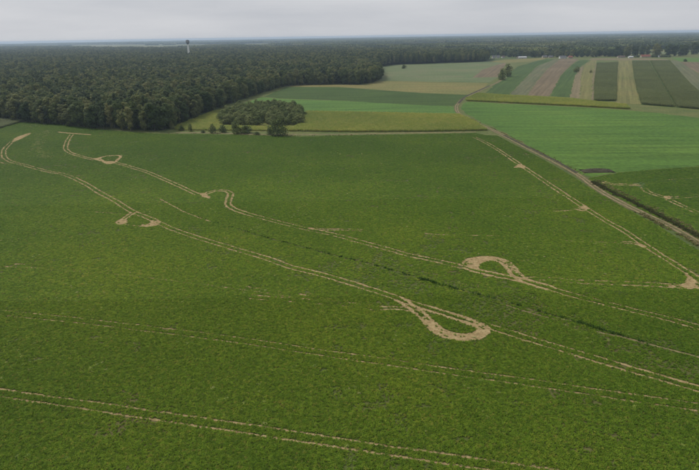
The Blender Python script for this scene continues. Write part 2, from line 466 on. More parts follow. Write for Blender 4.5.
# upper long track
track([(58, 132), (70, 133.2), (80, 133.9), (91, 134.8)], 'short cross bar of bare soil at the forest headland', pair=False, width=2.6, strength=.85)
track([(71.5, 134.5), (68, 140), (66, 145), (66.2, 149.5), (72, 153.5), (85, 157.5), (95, 159.8)], 'wheel ruts dropping from the headland cross bar', width=0.75, strength=.9)
track([(69, 148.5), (78, 147.5), (90, 146.5)], None, pair=False, width=0.6, strength=0.6)
track([(94, 159), (103, 161.3), (109, 163), (114, 162.5), (118.5, 159), (120.5, 156.3), (117, 155.5), (108, 156), (101, 157.3), (98, 159.5)], 'small triangular turning loop near the forest', pair=False, width=1.8)
patch([(93, 158.3), (100, 158.2), (106, 161), (113, 161.2), (114, 163.3), (107, 164.2), (102, 162)], 'bare soil corner of the triangular turning loop', 5)
track([(114, 162.5), (124, 165), (131.5, 167.3), (146, 171.8), (160, 177.5), (176, 184.6), (192, 192), (198, 194.5)], 'wheel ruts between the triangular loop and the hook', strength=0.86, width=0.6)
track([(200, 194.3), (206, 193.5), (214.5, 190.9), (223, 190.6), (229, 192), (230.5, 195), (228.5, 200), (228.2, 205), (234.5, 209.5), (245, 213)], 'hook shaped turn of pale ruts left of field centre', strength=.97, width=0.8)
track([(245, 213), (265, 218.6), (280, 222.5), (308, 229.2), (328, 233.3),
       (345, 237.6), (370, 244.3), (395, 251.2), (410, 255.5), (430, 259.5), (450, 264), (464, 267.5), (480, 271.5), (497, 275.2), (513, 278.3), (530, 282.6), (550, 288.5), (575, 296), (600, 302.2), (635, 311), (670, 319.6), (699, 327.6), (770, 346)],
      'long pair of wheel ruts between the hook and the round loop', strength=0.80, width=0.52)
patch([(199, 194), (203, 192.8), (208, 194.5), (211.5, 198.3), (206, 198.4), (201.5, 196.6)], 'bare soil at the tip of the hook', 8)
track([(308, 228.5), (325, 229.5), (345, 229.6), (364, 230.3)], 'faint spur of ruts branching off near the field centre', strength=0.7, width=0.5, gauge=1.4)
track([(464, 266.5), (469, 262), (478, 259), (491, 258.6), (502, 261), (510, 267), (517, 275), (526, 281), (540, 285.5), (552, 289)], 'round turning loop of wheel ruts right of field centre', width=1.1, strength=.9, gauge=2.6)
track([(466, 266.8), (472, 269.6), (482, 272.3), (497, 275.4), (513, 278.4), (526, 281.2)], 'worn lower side of the round turning loop', width=1.0, gauge=2.4, strength=.97)
track([(480, 258), (491, 257.6), (502, 260), (511, 266), (518, 274)], None, pair=False, width=1.5, strength=.8)
patch([(465, 263.5), (472, 259), (483, 256.8), (494, 256.8), (500, 259), (498, 261.8), (488, 261.6), (481.5, 264), (479, 267), (480.5, 271), (471, 269.3), (466, 267)], 'bare trampled soil at the left end of the round loop', 9)
track([(527, 279.5), (545, 278.6), (570, 281.2), (600, 282.8), (640, 284), (668, 285.8), (690, 287)], 'thin ruts linking the round loop with the right hand track', strength=0.62, width=0.5, gauge=2.4)
# right hand track
track([(474, 137), (486, 142.6), (500, 151), (520, 164.6), (540, 178), (555, 188.2), (570, 198), (586, 208.5), (607, 221.5), (624, 231), (645, 245.3), (668, 260), (692, 275.5), (712, 289), (770, 327)],
      'straight pair of wheel ruts along the right side of the field', strength=0.9, width=0.66)
patch([(513, 167.5), (518, 164), (523, 165.5), (525, 168.5)], 'small trampled spur beside the right hand track', 11)
patch([(573, 209), (580, 207), (584, 205), (589, 208.3), (584, 211.5)], 'trampled soil spur at the middle of the right hand track', 12)
track([(553, 211.5), (565, 210.8), (580, 209.8)], None, pair=False, width=0.5, strength=0.7)
track([(623, 243), (632, 243), (640, 245), (646, 248)], 'short forked rut joining the right hand track', gauge=1.6, width=0.7)
track([(560, 240.5), (590, 242), (623, 243)], None, pair=False, width=0.4, strength=0.4)
track([(686, 273), (688.5, 279), (686, 284), (678, 286), (668, 286)], None, pair=False, width=0.9)
patch([(674, 286), (686, 284.5), (690, 279), (699, 282), (706, 288), (692, 288.8)], 'bare soil fan where the ruts meet at the right edge', 14)
track([(420, 233), (440, 234.8), (470, 235.5), (500, 236)], 'faint short rut in the upper right of the field', pair=False, strength=0.5, width=0.45)
for q_ in np.array_split(resample(gpl(smooth_px(FUR[11:28])), 1.0)[0], 12): RUTS.append((q_, 0.22, 0.72))
# left faint ones
track([(0, 265), (40, 267), (75, 270), (120, 273), (180, 280), (250, 289), (330, 301)], 'very faint ruts on the left side of the field', strength=0.28, width=0.4)
track([(95, 212), (110, 213), (125, 214.5)], None, pair=False, width=0.4, strength=0.7)
track([(133, 212.5), (126, 217.5), (119, 222.5), (123, 224)], None, gauge=1.6, width=1.0, strength=0.98)
patch([(117, 221), (124, 219.5), (128, 222), (122, 224.6)], 'bare soil at the left corner of the triangular track', 15)
track([(156, 221.5), (157, 224), (150, 226), (141, 225.6)], None, gauge=1.4, width=0.9)
track([(122, 223.8), (131, 225.4), (142, 226)], None, pair=False, width=.7, strength=.6)
patch([(140, 224.8), (150, 223), (153, 220), (158, 222.5), (156, 225.5), (146, 227)], 'bare soil at the right corner of the triangular track', 16)
patch([(11.5, 141.8), (14, 138.5), (22, 135), (31, 132.8), (29, 135), (20, 139.5), (14, 142)], 'bare soil at the top of the left hand curl', 17)
track([(0, 162), (4, 163.5)], None, pair=False, width=0.5)
# right field tracks
track([(602, 181.8), (612, 184.2), (622, 184.6), (631, 185), (640, 185)], 'pale rut in the field beyond the ditch', pair=True, gauge=2.0, width=0.9)
patch([(632, 184), (637, 182.5), (645, 183), (643, 186), (644, 188.3), (638, 187)], 'bare soil fork in the field beyond the ditch', 20)
track([(642, 184.5), (662, 181), (699, 178.3), (760, 173)], None, pair=True, width=0.5, strength=0.5)
track([(643, 187.5), (648, 192), (657, 195), (666, 198.3), (675, 202.5), (700, 214)], None, pair=True, width=0.7, strength=0.7)
patch([(662, 196), (670, 196.2), (671, 199.5), (666, 200.2)], 'small bare soil blotch in the field beyond the ditch', 21)
track([(668, 197.8), (684, 197), (699, 195.8), (760, 191)], None, pair=True, width=0.5, strength=0.55)
# field margin path along the top of the crop field
M_path = plain('brown_earth_path', (0.235, 0.18, 0.10), 0.95, 0.4, 0.4)
M_verge = field_mat('road_verge', [(0.3, (0.085, 0.10, 0.032)), (0.5, (0.13, 0.115, 0.05)), (0.7, (0.07, 0.095, 0.028))], 0.10, 0.7)
M_dark = plain('dark_earth', (0.055, 0.050, 0.030), 0.95, 0.3, 0.5)
track([(176, 132.5), (215, 133), (260, 134.2), (300, 134.4), (340, 134.2), (380, 133.4), (420, 132.8), (476, 132)], 'pale earth path along the top edge of the crop field', pair=False, width=1.7, m=M_path, name='earth_path', strength=0.93, cut=False, step=2, z=0.06)
ROAD = [(506, 77), (498, 82), (489, 86.3), (478, 91.5), (464.5, 97.8), (457.8, 104), (456.5, 108.5), (459, 113.5), (468, 119), (481, 125), (497, 132.2), (518, 143), (530, 149.5), (557, 163), (579, 175.5), (595, 187.5), (607, 195), (631, 207.5), (648, 215.5), (674, 228), (699, 243), (770, 285)]
track(ROAD, 'grassy verge either side of the dirt road', pair=False, width=3.9, m=M_verge, name='road_verge', step=2.5, z=0.075)
track(ROAD, 'dirt farm road with two pale ruts', pair=True, width=0.6, gauge=1.9, name='dirt_road', m=M_path, step=1.0, z=0.1)
track([(490, 85.6), (478, 90.7), (465, 97), (458.6, 103.3)], 'dark strip beside the road bend', pair=False, width=2.4, m=M_dark, name='dark_earth', step=2, z=0.13)  # strip darker than the verge along the bend
track([(504, 135.2), (530, 148.2), (557, 161.6), (577, 173)], 'dark strip of earth between road and meadow', pair=False, width=1.5, m=M_dark, name='dark_earth', strength=0.9, step=1.5, z=0.13)
track([(160, 199), (172, 205.5), (184, 211.8), (197, 217), (211, 221.8)], None, pair=False, width=0.5, strength=0.7)
M_fur = plain('furrow_soil', (0.19, 0.155, 0.075), 0.95, 0.35, 0.6)
track([(506, 305.2), (514, 308), (531.5, 313.4), (547, 317.5), (560, 321)], 'bare soil edge of the drainage furrow', pair=False, width=0.42, strength=.7, m=M_fur)
track([(597, 332), (613, 335.4), (630, 339.2), (648, 344.4), (665, 348.8), (682, 353.4), (699, 358), (770, 378)], 'bare soil bed of the drainage furrow at the right', pair=False, width=0.6, strength=.8, m=M_fur)

# ------------------------------------------------------------------ scatter (geometry nodes on a point mesh) for uncountable crops
def scatter(name, pts, scale, protos, label, cat, zs=None, kind='stuff'):
    me = bpy.data.meshes.new(name)
    p = np.c_[pts, np.zeros(len(pts))] if pts.shape[1] == 2 else pts
    me.vertices.add(len(p)); me.vertices.foreach_set('co', p.astype(np.float32).ravel())
    sc = np.stack([scale, scale, scale if zs is None else zs], 1).astype(np.float32)
    a = me.attributes.new('psize', 'FLOAT_VECTOR', 'POINT'); a.data.foreach_set('vector', sc.ravel())
    rr = np.zeros((len(p), 3), np.float32); rr[:, 2] = rng.random(len(p)) * 6.283
    a = me.attributes.new('pturn', 'FLOAT_VECTOR', 'POINT'); a.data.foreach_set('vector', rr.ravel())
    a = me.attributes.new('pick', 'INT', 'POINT'); a.data.foreach_set('value', rng.integers(0, len(protos), len(p)).astype(np.int32))
    o = obj(name, me)
    g = bpy.data.node_groups.new(name, 'GeometryNodeTree')
    g.interface.new_socket('Geometry', in_out='INPUT', socket_type='NodeSocketGeometry')
    g.interface.new_socket('Geometry', in_out='OUTPUT', socket_type='NodeSocketGeometry')
    N = g.nodes.new; Lk = g.links.new
    gi = N('NodeGroupInput'); go = N('NodeGroupOutput')
    mp_ = N('GeometryNodeMeshToPoints'); ip = N('GeometryNodeInstanceOnPoints')
    g2i = N('GeometryNodeGeometryToInstance')
    for pr in protos:
        oi = N('GeometryNodeObjectInfo'); oi.inputs['Object'].default_value = pr
        oi.transform_space = 'ORIGINAL'
        Lk(oi.outputs['Geometry'], g2i.inputs[0])
    def na(nm, typ):
        k = N('GeometryNodeInputNamedAttribute'); k.data_type = typ; k.inputs['Name'].default_value = nm
        return k.outputs['Attribute']
    Lk(gi.outputs[0], mp_.inputs['Mesh']); Lk(mp_.outputs[0], ip.inputs['Points'])
    Lk(g2i.outputs[0], ip.inputs['Instance'])
    ip.inputs['Pick Instance'].default_value = True
    Lk(na('pick', 'INT'), ip.inputs['Instance Index'])
    Lk(na('psize', 'FLOAT_VECTOR'), ip.inputs['Scale'])
    e2r = N('FunctionNodeEulerToRotation'); Lk(na('pturn', 'FLOAT_VECTOR'), e2r.inputs[0]); Lk(e2r.outputs[0], ip.inputs['Rotation'])
    Lk(ip.outputs[0], go.inputs[0])
    md = o.modifiers.new('scatter', 'NODES'); md.node_group = g
    return tag(o, label, cat, kind=kind)

def quads(c, n, s, r, asp=1.0, bend=0.0):
    """leaf quads: centres c, normals n, sizes s"""
    n = n / (np.linalg.norm(n, axis=1)[:, None] + 1e-9)
    a = r.normal(size=n.shape); t = np.cross(n, a); t /= np.linalg.norm(t, axis=1)[:, None] + 1e-9
    b = np.cross(n, t)
    s = s[:, None]
    v = np.stack([c - t * s - b * s * asp, c + t * s - b * s * asp * r.uniform(.5, 1, s.shape), c + t * s * r.uniform(.5, 1, s.shape) + b * s * asp, c - t * s + b * s * asp * r.uniform(.4, 1, s.shape)], 1)
    if bend: v[:, 1] -= n * s * bend; v[:, 3] -= n * s * bend
    return v.reshape(-1, 3), np.arange(len(c) * 4).reshape(-1, 4)

# --- low leafy crop plants
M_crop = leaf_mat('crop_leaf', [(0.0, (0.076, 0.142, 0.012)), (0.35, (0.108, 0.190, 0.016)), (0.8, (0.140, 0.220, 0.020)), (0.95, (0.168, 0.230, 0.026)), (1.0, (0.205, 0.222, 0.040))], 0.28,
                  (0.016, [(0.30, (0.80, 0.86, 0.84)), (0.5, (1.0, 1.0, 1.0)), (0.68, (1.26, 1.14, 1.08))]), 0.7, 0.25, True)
def crop_proto(i):
    r = np.random.default_rng(100 + i)
    vs, fs, off = [], [], 0
    for k in range(16):
        a = r.random() * 6.283; c0 = r.uniform(-0.22, 0.22, 2); L = r.uniform(0.16, 0.30); wd = L * r.uniform(0.24, 0.36)
        d = np.array([math.cos(a), math.sin(a)]); n = np.array([-d[1], d[0]])
        z1 = r.uniform(0.12, 0.26); z2 = z1 * r.uniform(0.45, 1.0)
        p0 = c0; p1 = c0 + d * L * 0.55; p2 = c0 + d * L
        v = np.array([[*(p0 - n * wd * .3), .02], [*(p0 + n * wd * .3), .02], [*(p1 + n * wd), z1], [*(p1 - n * wd), z1 * .95], [*(p2 + n * wd * .35), z2], [*(p2 - n * wd * .35), z2]])
        vs.append(v); fs += [[off, off + 1, off + 2, off + 3], [off + 3, off + 2, off + 4, off + 5]]; off += 6
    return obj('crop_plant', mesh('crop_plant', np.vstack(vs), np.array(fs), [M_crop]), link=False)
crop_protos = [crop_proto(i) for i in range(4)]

def jitter_grid(poly, sp, jit=0.5, rot=0.0):
    p = np.asarray(poly); mn = p.min(0); mx_ = p.max(0)
    x = np.arange(mn[0], mx_[0], sp); y = np.arange(mn[1], mx_[1], sp)
    X, Y = np.meshgrid(x, y)
    q = np.stack([X.ravel(), Y.ravel()], 1)
    q = q + rng.uniform(-jit, jit, q.shape) * sp
    return q[inpoly(q, p)]

def wedge(q, tan=0.78, extra=15):
    return np.abs(q[:, 0]) < q[:, 1] * tan + extra

def clear_tracks(q, pr=0.12):
    ok = np.ones(len(q), bool)
    vn = 0.42 * vnoise(q, 1.6, 50) + 0.33 * vnoise(q, 6.5, 51) + 0.25 * rng.random(len(q))
    for line, hw, st in RUTS:
        m_ = hw + pr + 1
        mn = line.min(0) - m_; mx_ = line.max(0) + m_
        s = np.where(ok & (q[:, 0] > mn[0]) & (q[:, 0] < mx_[0]) & (q[:, 1] > mn[1]) & (q[:, 1] < mx_[1]))[0]
        if len(s):
            d = dist_poly(q[s], line)
            k = (d < (hw + pr) * rng.uniform(.65, 1.3, len(s))) & (vn[s] < (0.10 + 0.80 * st if st < .999 else 0.88))
            ok[s[k]] = False
    for pl in PATCH:
        mn = pl.min(0); mx_ = pl.max(0)
        s = np.where(ok & (q[:, 0] > mn[0]) & (q[:, 0] < mx_[0]) & (q[:, 1] > mn[1]) & (q[:, 1] < mx_[1]))[0]
        if len(s):
            i = inpoly(q[s], pl) & (vn[s] < 0.68)
            ok[s[i]] = False
    return q[ok]

mainw = gpl(MAIN)
corr = gpl([(330, 268), (420, 288), (500, 315), (600, 345), (699, 372), (800, 400)])
lo = [(45, 130, 0.36), (130, 220, 0.50), (220, 470, 0.72)]
P, S, Z = [], [], []
for a, b, sp in lo:
    band = [(-450, a), (450, a), (450, b), (-450, b)]
    q = jitter_grid(band, sp)
    q = q[inpoly(q, mainw) & wedge(q, 0.76, 8)]
    q = clear_tracks(q, 0.10 + 0.22 * (sp - .36))
    thin = vnoise(q, 3.0, 5) * 0.6 + vnoise(q, 14.0, 6) * 0.4
    cor = np.exp(-(dist_poly(q, corr) / 16.0) ** 2)
    q = q[(thin > 0.24 + 0.30 * cor) | (rng.random(len(q)) < 0.45)]
    k = sp / 0.45
    P.append(q); S.append(k * rng.uniform(0.8, 1.3, len(q))); Z.append(rng.uniform(0.6, 1.1, len(q)) * (1.35 if sp < 0.4 else 1.05 if sp < .6 else 0.75))
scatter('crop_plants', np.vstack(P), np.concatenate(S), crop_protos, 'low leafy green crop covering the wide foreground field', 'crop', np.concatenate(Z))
q = jitter_grid(gpl(RF), 0.8); q = clear_tracks(q[wedge(q, 0.8, 10)])
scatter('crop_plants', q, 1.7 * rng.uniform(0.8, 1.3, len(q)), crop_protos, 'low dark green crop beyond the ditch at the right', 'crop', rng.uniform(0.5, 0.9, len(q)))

M_weed = leaf_mat('pale_weeds', [(0, (0.13, 0.19, 0.035)), (0.6, (0.19, 0.235, 0.05)), (1, (0.28, 0.29, 0.10))], 0.35)
def recolour(o, m):
    me = o.data.copy(); me.materials.clear(); me.materials.append(m)
    return obj('weed_plant', me, link=False)
weed_protos = [recolour(o, M_weed) for o in crop_protos[:2]]
wl = [gpl(smooth_px([(47, 130.5), (40, 138), (37, 146), (38, 152), (47, 157.5)])), gpl(smooth_px([(24, 128), (34, 125), (48, 124.5)]))]
wq = np.vstack([np.repeat(resample(a, .5)[0], 5, 0) + np.random.default_rng(9).normal(0, sd_, (len(resample(a, .5)[0]) * 5, 2)) for a, sd_ in zip(wl, (2.2, 6.0))])
wq = wq[vnoise(wq, 3, 91) > .5]
gq = jitter_grid([(-160, 70), (160, 70), (230, 330), (-230, 330)], 2.6, .5)
gq = gq[(vnoise(gq, 9, 92) * .6 + vnoise(gq, 2.5, 93) * .4) > .70]
wq = np.vstack([wq, gq]); wq = wq[inpoly(wq, mainw)]
scatter('weeds', wq, rng.uniform(.7, 1.3, len(wq)), weed_protos, 'scattered pale weeds among the crop', 'weeds', rng.uniform(1.0, 1.7, len(wq)))

# --- grass tufts standing in for the furrow's shadow line, and dry grass / reeds by the ditch
def blade_proto(name, m, n, h, spread, wd, seed):
    r = np.random.default_rng(seed); vs, fs = [], []
    for k in range(n):
        a = r.random() * 6.283; c0 = r.normal(0, spread, 2); d = np.array([math.cos(a), math.sin(a)]); nn = np.array([-d[1], d[0]])
        hh = h * r.uniform(.6, 1.1); le = hh * r.uniform(.15, .5)
        o = len(vs)
        p1 = c0 + d * le * .4; p2 = c0 + d * le
        vs += [[*(c0 - nn * wd), 0], [*(c0 + nn * wd), 0], [*(p1 + nn * wd * .9), hh * .65], [*(p1 - nn * wd * .9), hh * .65], [*(p2 + nn * wd * .2), hh], [*(p2 - nn * wd * .2), hh]]
        fs += [[o, o + 1, o + 2, o + 3], [o + 3, o + 2, o + 4, o + 5]]
    return obj(name, mesh(name, np.array(vs), np.array(fs), [m]), link=False)
M_furshade = leaf_mat('furrow_shade_green', [(0, (0.055, 0.112, 0.018)), (1, (0.075, 0.14, 0.024))], 0.2)  # dark green paints the shade lying in the furrow
M_dry = leaf_mat('dry_grass', [(0, (0.13, 0.14, 0.045)), (0.6, (0.21, 0.19, 0.08)), (1, (0.30, 0.25, 0.12))], 0.25)
M_reed = leaf_mat('dark_reed', [(0, (0.055, 0.072, 0.022)), (0.6, (0.085, 0.09, 0.032)), (1, (0.13, 0.12, 0.05))], 0.25)
shade_tufts = [blade_proto('grass_tuft', M_furshade, 14, 0.45, 0.2, 0.05, i) for i in range(2)]
dry = [blade_proto('grass_tuft', M_dry, 18, 0.5, 0.3, 0.06, 10 + i) for i in range(2)]
reed = [blade_proto('reed_tuft', M_reed, 18, 0.6, 0.3, 0.07, 20 + i) for i in range(2)]
def along(px, wid, sp, r, keepnoise=None):
    pw, t = resample(gpl(smooth_px(px)), sp)
    q = np.repeat(pw, max(1, int(wid / sp)), 0)
    q = q + r.normal(0, wid / 2.6, q.shape)
    if keepnoise is not None:
        q = q[vnoise(q, 8, 77) > keepnoise]
    return q
r_ = np.random.default_rng(5)
fq = along(FUR[4:26], 0.55, 0.26, r_)
nz_ = vnoise(fq, 12, 41); near = (fq[:, 1] < 140) & (fq[:, 1] > 100)
fq = fq[r_.random(len(fq)) < np.clip((nz_ - .15) * 1.6, .12, .9) * np.where(near, 1.0, np.where(fq[:, 1] < 205, .18, 0))]
scatter('furrow_shade_tufts', fq, r_.uniform(.8, 1.3, len(fq)) * np.where((fq[:, 1] < 140) & (fq[:, 1] > 100), 1.35, 1), shade_tufts, 'dark lush grass filling the furrow across the crop field', 'grass')
DIT = [(593, 182.3), (607, 190), (631, 201.5), (648, 210), (674, 223.5), (699, 237.3), (770, 278)]
q = along(DIT, 1.5, 0.42, r_, 0.12)
scatter('ditch_reeds', q, r_.uniform(.8, 1.3, len(q)), reed, 'dark reeds growing in the ditch beside the dirt road', 'reeds')
d1 = [(x + 3.5, y - 2.0) for x, y in DIT]; d2 = [(640, 213.5), (653, 220.5), (674, 231.5), (699, 245.8), (770, 287.5)]
q = np.vstack([along(d1, 2.0, 0.8, r_, .3), along(d2, 1.8, 0.7, r_, 0.42)])
scatter('dry_grass', q, r_.uniform(.8, 1.3, len(q)), dry, 'tall dry grass lining both banks of the ditch', 'grass')
vq = np.vstack([along([(165, 133.5), (200, 133.5), (300, 136), (400, 134)], 2.5, 1.0, r_, 0.45), along(ROAD[8:15], 1.2, 0.8, r_, 0.4) + np.array([2.9, 1.5])])
scatter('dry_grass', vq, r_.uniform(.5, .9, len(vq)), dry, 'low dry grass along the field path and road', 'grass')

# --- maize blocks
M_mzd = leaf_mat('maize_leaf', [(0, (0.105, 0.135, 0.048)), (1, (0.150, 0.168, 0.064))], 0.32, (0.012, [(0.3, (0.82,) * 3), (0.7, (1.2,) * 3)]))
M_mzy = leaf_mat('ripe_maize_leaf', [(0, (0.185, 0.240, 0.042)), (0.6, (0.240, 0.275, 0.054)), (1, (0.31, 0.29, 0.080))], 0.25,
                 (0.012, [(0.35, (0.8, 0.88, 0.85)), (0.6, (1.15, 1.1, 1.0))]))
def maize_proto(m, seed):
    r = np.random.default_rng(seed); vs, fs = [], []
    for k in range(7):
        c0 = np.array([r.uniform(-.8, .8), r.uniform(-.8, .8)]); h = r.uniform(1.9, 2.4)
        for j in range(7):
            a = r.random() * 6.283; d = np.array([math.cos(a), math.sin(a)]); nn = np.array([-d[1], d[0]]); zb = h * (0.3 + 0.1 * j); L = r.uniform(.4, .75); wd = 0.07
            o = len(vs); p1 = c0 + d * L * .5; p2 = c0 + d * L
            vs += [[*(c0 - nn * wd), zb], [*(c0 + nn * wd), zb], [*(p1 + nn * wd), zb + .28], [*(p1 - nn * wd), zb + .28], [*(p2 + nn * wd * .2), zb + .05], [*(p2 - nn * wd * .2), zb + .05]]
            fs += [[o, o + 1, o + 2, o + 3], [o + 3, o + 2, o + 4, o + 5]]
        o = len(vs)
        vs += [[c0[0] - .03, c0[1], 0], [c0[0] + .03, c0[1], 0], [c0[0] + .02, c0[1], h], [c0[0] - .02, c0[1], h]]; fs.append([o, o + 1, o + 2, o + 3])
    return obj('maize_clump', mesh('maize_clump', np.array(vs), np.array(fs), [m]), link=False)
mzd = [maize_proto(M_mzd, i) for i in range(3)]; mzy = [maize_proto(M_mzy, 10 + i) for i in range(3)]
def maize(px, protos, label, sp=1.35, hs_=1.0):
    q = jitter_grid(gpl(px), sp, 0.3)
    D = np.hypot(q[:, 0], q[:, 1])
    q = q[(D < 700) | (rng.random(len(q)) < 0.5)]
    D = np.hypot(q[:, 0], q[:, 1])
    s = rng.uniform(.9, 1.15, len(q)) * np.where(D < 700, 1.0, 1.4)
    scatter('maize_crop', q, s, protos, label, 'maize', rng.uniform(.9, 1.1, len(q)) * hs_)
maize([(594.3, 101), (594.9, 80), (597.2, 64), (617.5, 62.5), (616, 80), (615.8, 101)], mzd, 'narrow dark green maize block left of the straw yellow strip')
maize([(641.3, 104.4), (635.2, 80), (632.4, 62), (648, 61.2), (658.6, 80), (674.5, 107)], mzd, 'dark maize block right of the straw yellow strip')
maize([(677.6, 107.4), (661.4, 80), (650.6, 61), (669.4, 61), (690.8, 86), (720, 109.8), (738, 112.8)], mzd, 'rightmost dark maize block running out of the picture')
maize([(306, 112), (360, 112.9), (420, 114.3), (459, 115), (476, 122.5), (488, 130.5), (440, 131.6), (350, 132.2), (288, 131.2), (300, 124)], mzy, 'yellowing maize field right of the copse', hs_=0.75)
maize([(173, 128), (190, 120.5), (215, 111), (228, 110.5), (222, 116), (222, 126), (290, 127.5), (290, 131), (178, 130.5)], mzy, 'yellowing maize left of and in front of the copse', hs_=0.55)
maize([(466.5, 98.5), (478, 94), (500, 95.5), (569, 99.2), (594, 102.3), (626, 105.3), (630, 109.3), (586, 106.8), (500, 102.6), (466, 101)], mzy, 'olive maize hedge strip along the top of the bright green field', hs_=0.85)
maize([(-170, 119.5), (27, 120.3), (0, 128.5), (-60, 148), (-170, 180)], mzd, 'dull green maize corner at the left edge', hs_=0.8)

# ------------------------------------------------------------------ trees
def tube(p, rad, k=6):
    p = np.asarray(p, float); n = len(p); a = np.linspace(0, 2 * math.pi, k, endpoint=False)
    v = np.vstack([np.c_[p[i, 0] + rad[i] * np.cos(a), p[i, 1] + rad[i] * np.sin(a), np.full(k, p[i, 2])] for i in range(n)])
    f = [[i * k + j, i * k + (j + 1) % k, (i + 1) * k + (j + 1) % k, (i + 1) * k + j] for i in range(n - 1) for j in range(k)]
    return v, f

def trunk_mesh(seed, h, r0, m, low):
    r = np.random.default_rng(seed); V, Fa = [], []
    def add(v, f):
        o = sum(len(x) for x in V); V.append(v); Fa.extend([[i + o for i in q] for q in f])
    zz = np.linspace(0, h * .85, 6)
    p = np.c_[np.cumsum(r.normal(0, .12, 6)) - 0, np.cumsum(r.normal(0, .12, 6)), zz]; p[0, :2] = 0
    add(*tube(p, np.linspace(r0, r0 * .2, 6), 7))
    for k in range(5):
        i = 1 + k % 4; a = r.random() * 6.283; L = h * r.uniform(.12, .22)
        b = p[i]; e = b + np.array([math.cos(a) * L, math.sin(a) * L, L * .7])
        add(*tube(np.array([b, (b + e) / 2 + [0, 0, -.1 * L], e]), [r0 * .4, r0 * .28, r0 * .1], 5))
    return mesh('trunk', np.vstack(V), np.array(Fa), [m])

def crown_mesh(seed, kind, n, h, m, leaf, zlow=0.12, wide=0.2):
    """leaf clumps on a set of lobes: uneven outline, gaps between the lobes"""
    r = np.random.default_rng(seed)
    lobes = []
    nl = {'broad': 20, 'birch': 17, 'pine': 12, 'bush': 14}[kind]
    for k in range(nl):
        u = (k + r.random() * .9) / nl
        z = h * (zlow + (0.93 - zlow) * u)
        if kind == 'pine':
            env = h * wide * (0.35 + 0.65 * math.sin(math.pi * min(1, max(0, (u * .9 + .1)))) ** .7)
        elif kind == 'bush':
            env = h * wide * math.sqrt(max(.06, 1 - (u * 1.0) ** 2))
        else:
            env = h * wide * (math.sin(math.pi * (0.14 + 0.70 * u)) ** .5)
        a = k * 2.4 + r.normal(0, .5); d = env * r.uniform(.35, .75)
        lr = env * r.uniform(.42, .68)
        lobes.append((d * math.cos(a), d * math.sin(a), z, max(lr, h * .035)))
    lobes = np.array(lobes)
    w = lobes[:, 3] ** 2; w /= w.sum()
    idx = r.choice(len(lobes), n, p=w)
    d = r.normal(size=(n, 3)); d[:, 2] += 0.25; d /= np.linalg.norm(d, axis=1)[:, None]
    rad = lobes[idx, 3] * r.uniform(.6, 1.12, n) ** .6
    c = lobes[idx, :3] + d * rad[:, None] * np.array([1, 1, .85])
    c[:, 2] = np.clip(c[:, 2], 0.1, None)
    cc = c - np.array([0, 0, h * (.35 if kind != 'bush' else .15)]); cc[:, 2] *= .8; cc /= np.linalg.norm(cc, axis=1)[:, None] + 1e-9
    nn = d * .7 + cc * .8 + r.normal(0, .33, (n, 3))
    v, f = quads(c, nn, leaf * r.uniform(.6, 1.3, n), r, 0.8, 0.25)
    return mesh('crown', v, f, [m])

tone = [(0.28, (0.74, 0.78, 0.8)), (0.5, (1.0, 1.0, 1.0)), (0.72, (1.28, 1.18, 1.0))]
M_broad = leaf_mat('broadleaf', [(0, (0.050, 0.078, 0.024)), (0.4, (0.080, 0.112, 0.034)), (0.75, (0.116, 0.142, 0.045)), (1, (0.165, 0.178, 0.062))], 0.3, (0.009, tone), 0.7, 0.2)
M_birch = leaf_mat('birch_leaf', [(0, (0.115, 0.142, 0.046)), (0.6, (0.155, 0.172, 0.060)), (1, (0.205, 0.205, 0.085))], 0.3, (0.009, tone), 0.7, 0.2)
M_pine = leaf_mat('pine_needles', [(0, (0.048, 0.072, 0.030)), (1, (0.072, 0.096, 0.040))], 0.3, (0.009, tone), 0.7, 0.15)
M_willow = leaf_mat('willow_leaf', [(0, (0.105, 0.140, 0.044)), (0.6, (0.140, 0.172, 0.055)), (1, (0.180, 0.205, 0.072))], 0.3, None, 0.7, 0.2)
M_bark = plain('bark', (0.10, 0.085, 0.065), 0.95, 0.25, 3)
M_bbark = plain('birch_bark', (0.24, 0.225, 0.195), 0.9, 0.35, 2)

KINDS = {}
def kind_set(key, kind, leafm, bark, h, n, leaf, zlow, wide, r0, count, seed):
    L = []
    for i in range(count):
        L.append((crown_mesh(seed + i, kind, n, h, leafm, leaf, zlow, wide), trunk_mesh(seed + i, h, r0, bark, zlow)))
    KINDS[key] = (L, h)
kind_set('broad', 'broad', M_broad, M_bark, 20, 2900, 0.38, 0.06, 0.225, 0.32, 5, 200)
kind_set('birch', 'birch', M_birch, M_bbark, 20, 1900, 0.38, 0.07, 0.165, 0.2, 3, 230)
kind_set('pine', 'pine', M_pine, M_bark, 21, 1700, 0.40, 0.14, 0.15, 0.28, 3, 260)
kind_set('willow', 'bush', M_willow, M_bark, 8, 1300, 0.24, 0.08, 0.42, 0.16, 4, 290)
kind_set('bush', 'bush', M_broad, M_bark, 5, 900, 0.16, 0.05, 0.45, 0.1, 3, 320)

def tree(name, key, x, y, h, label, cat, group=None, wide=1.0, var=None):
    L, h0 = KINDS[key]
    cm, tm = L[rng.integers(len(L)) if var is None else var % len(L)]
    t = empty(name, (x, y, 0.05))
    s = h / h0
    t.rotation_euler = (0, 0, rng.random() * 6.283)
    t.scale = (s * wide, s * wide, s)
    obj('crown', cm, t); obj('trunk', tm, t)
    return tag(t, label, cat, group)

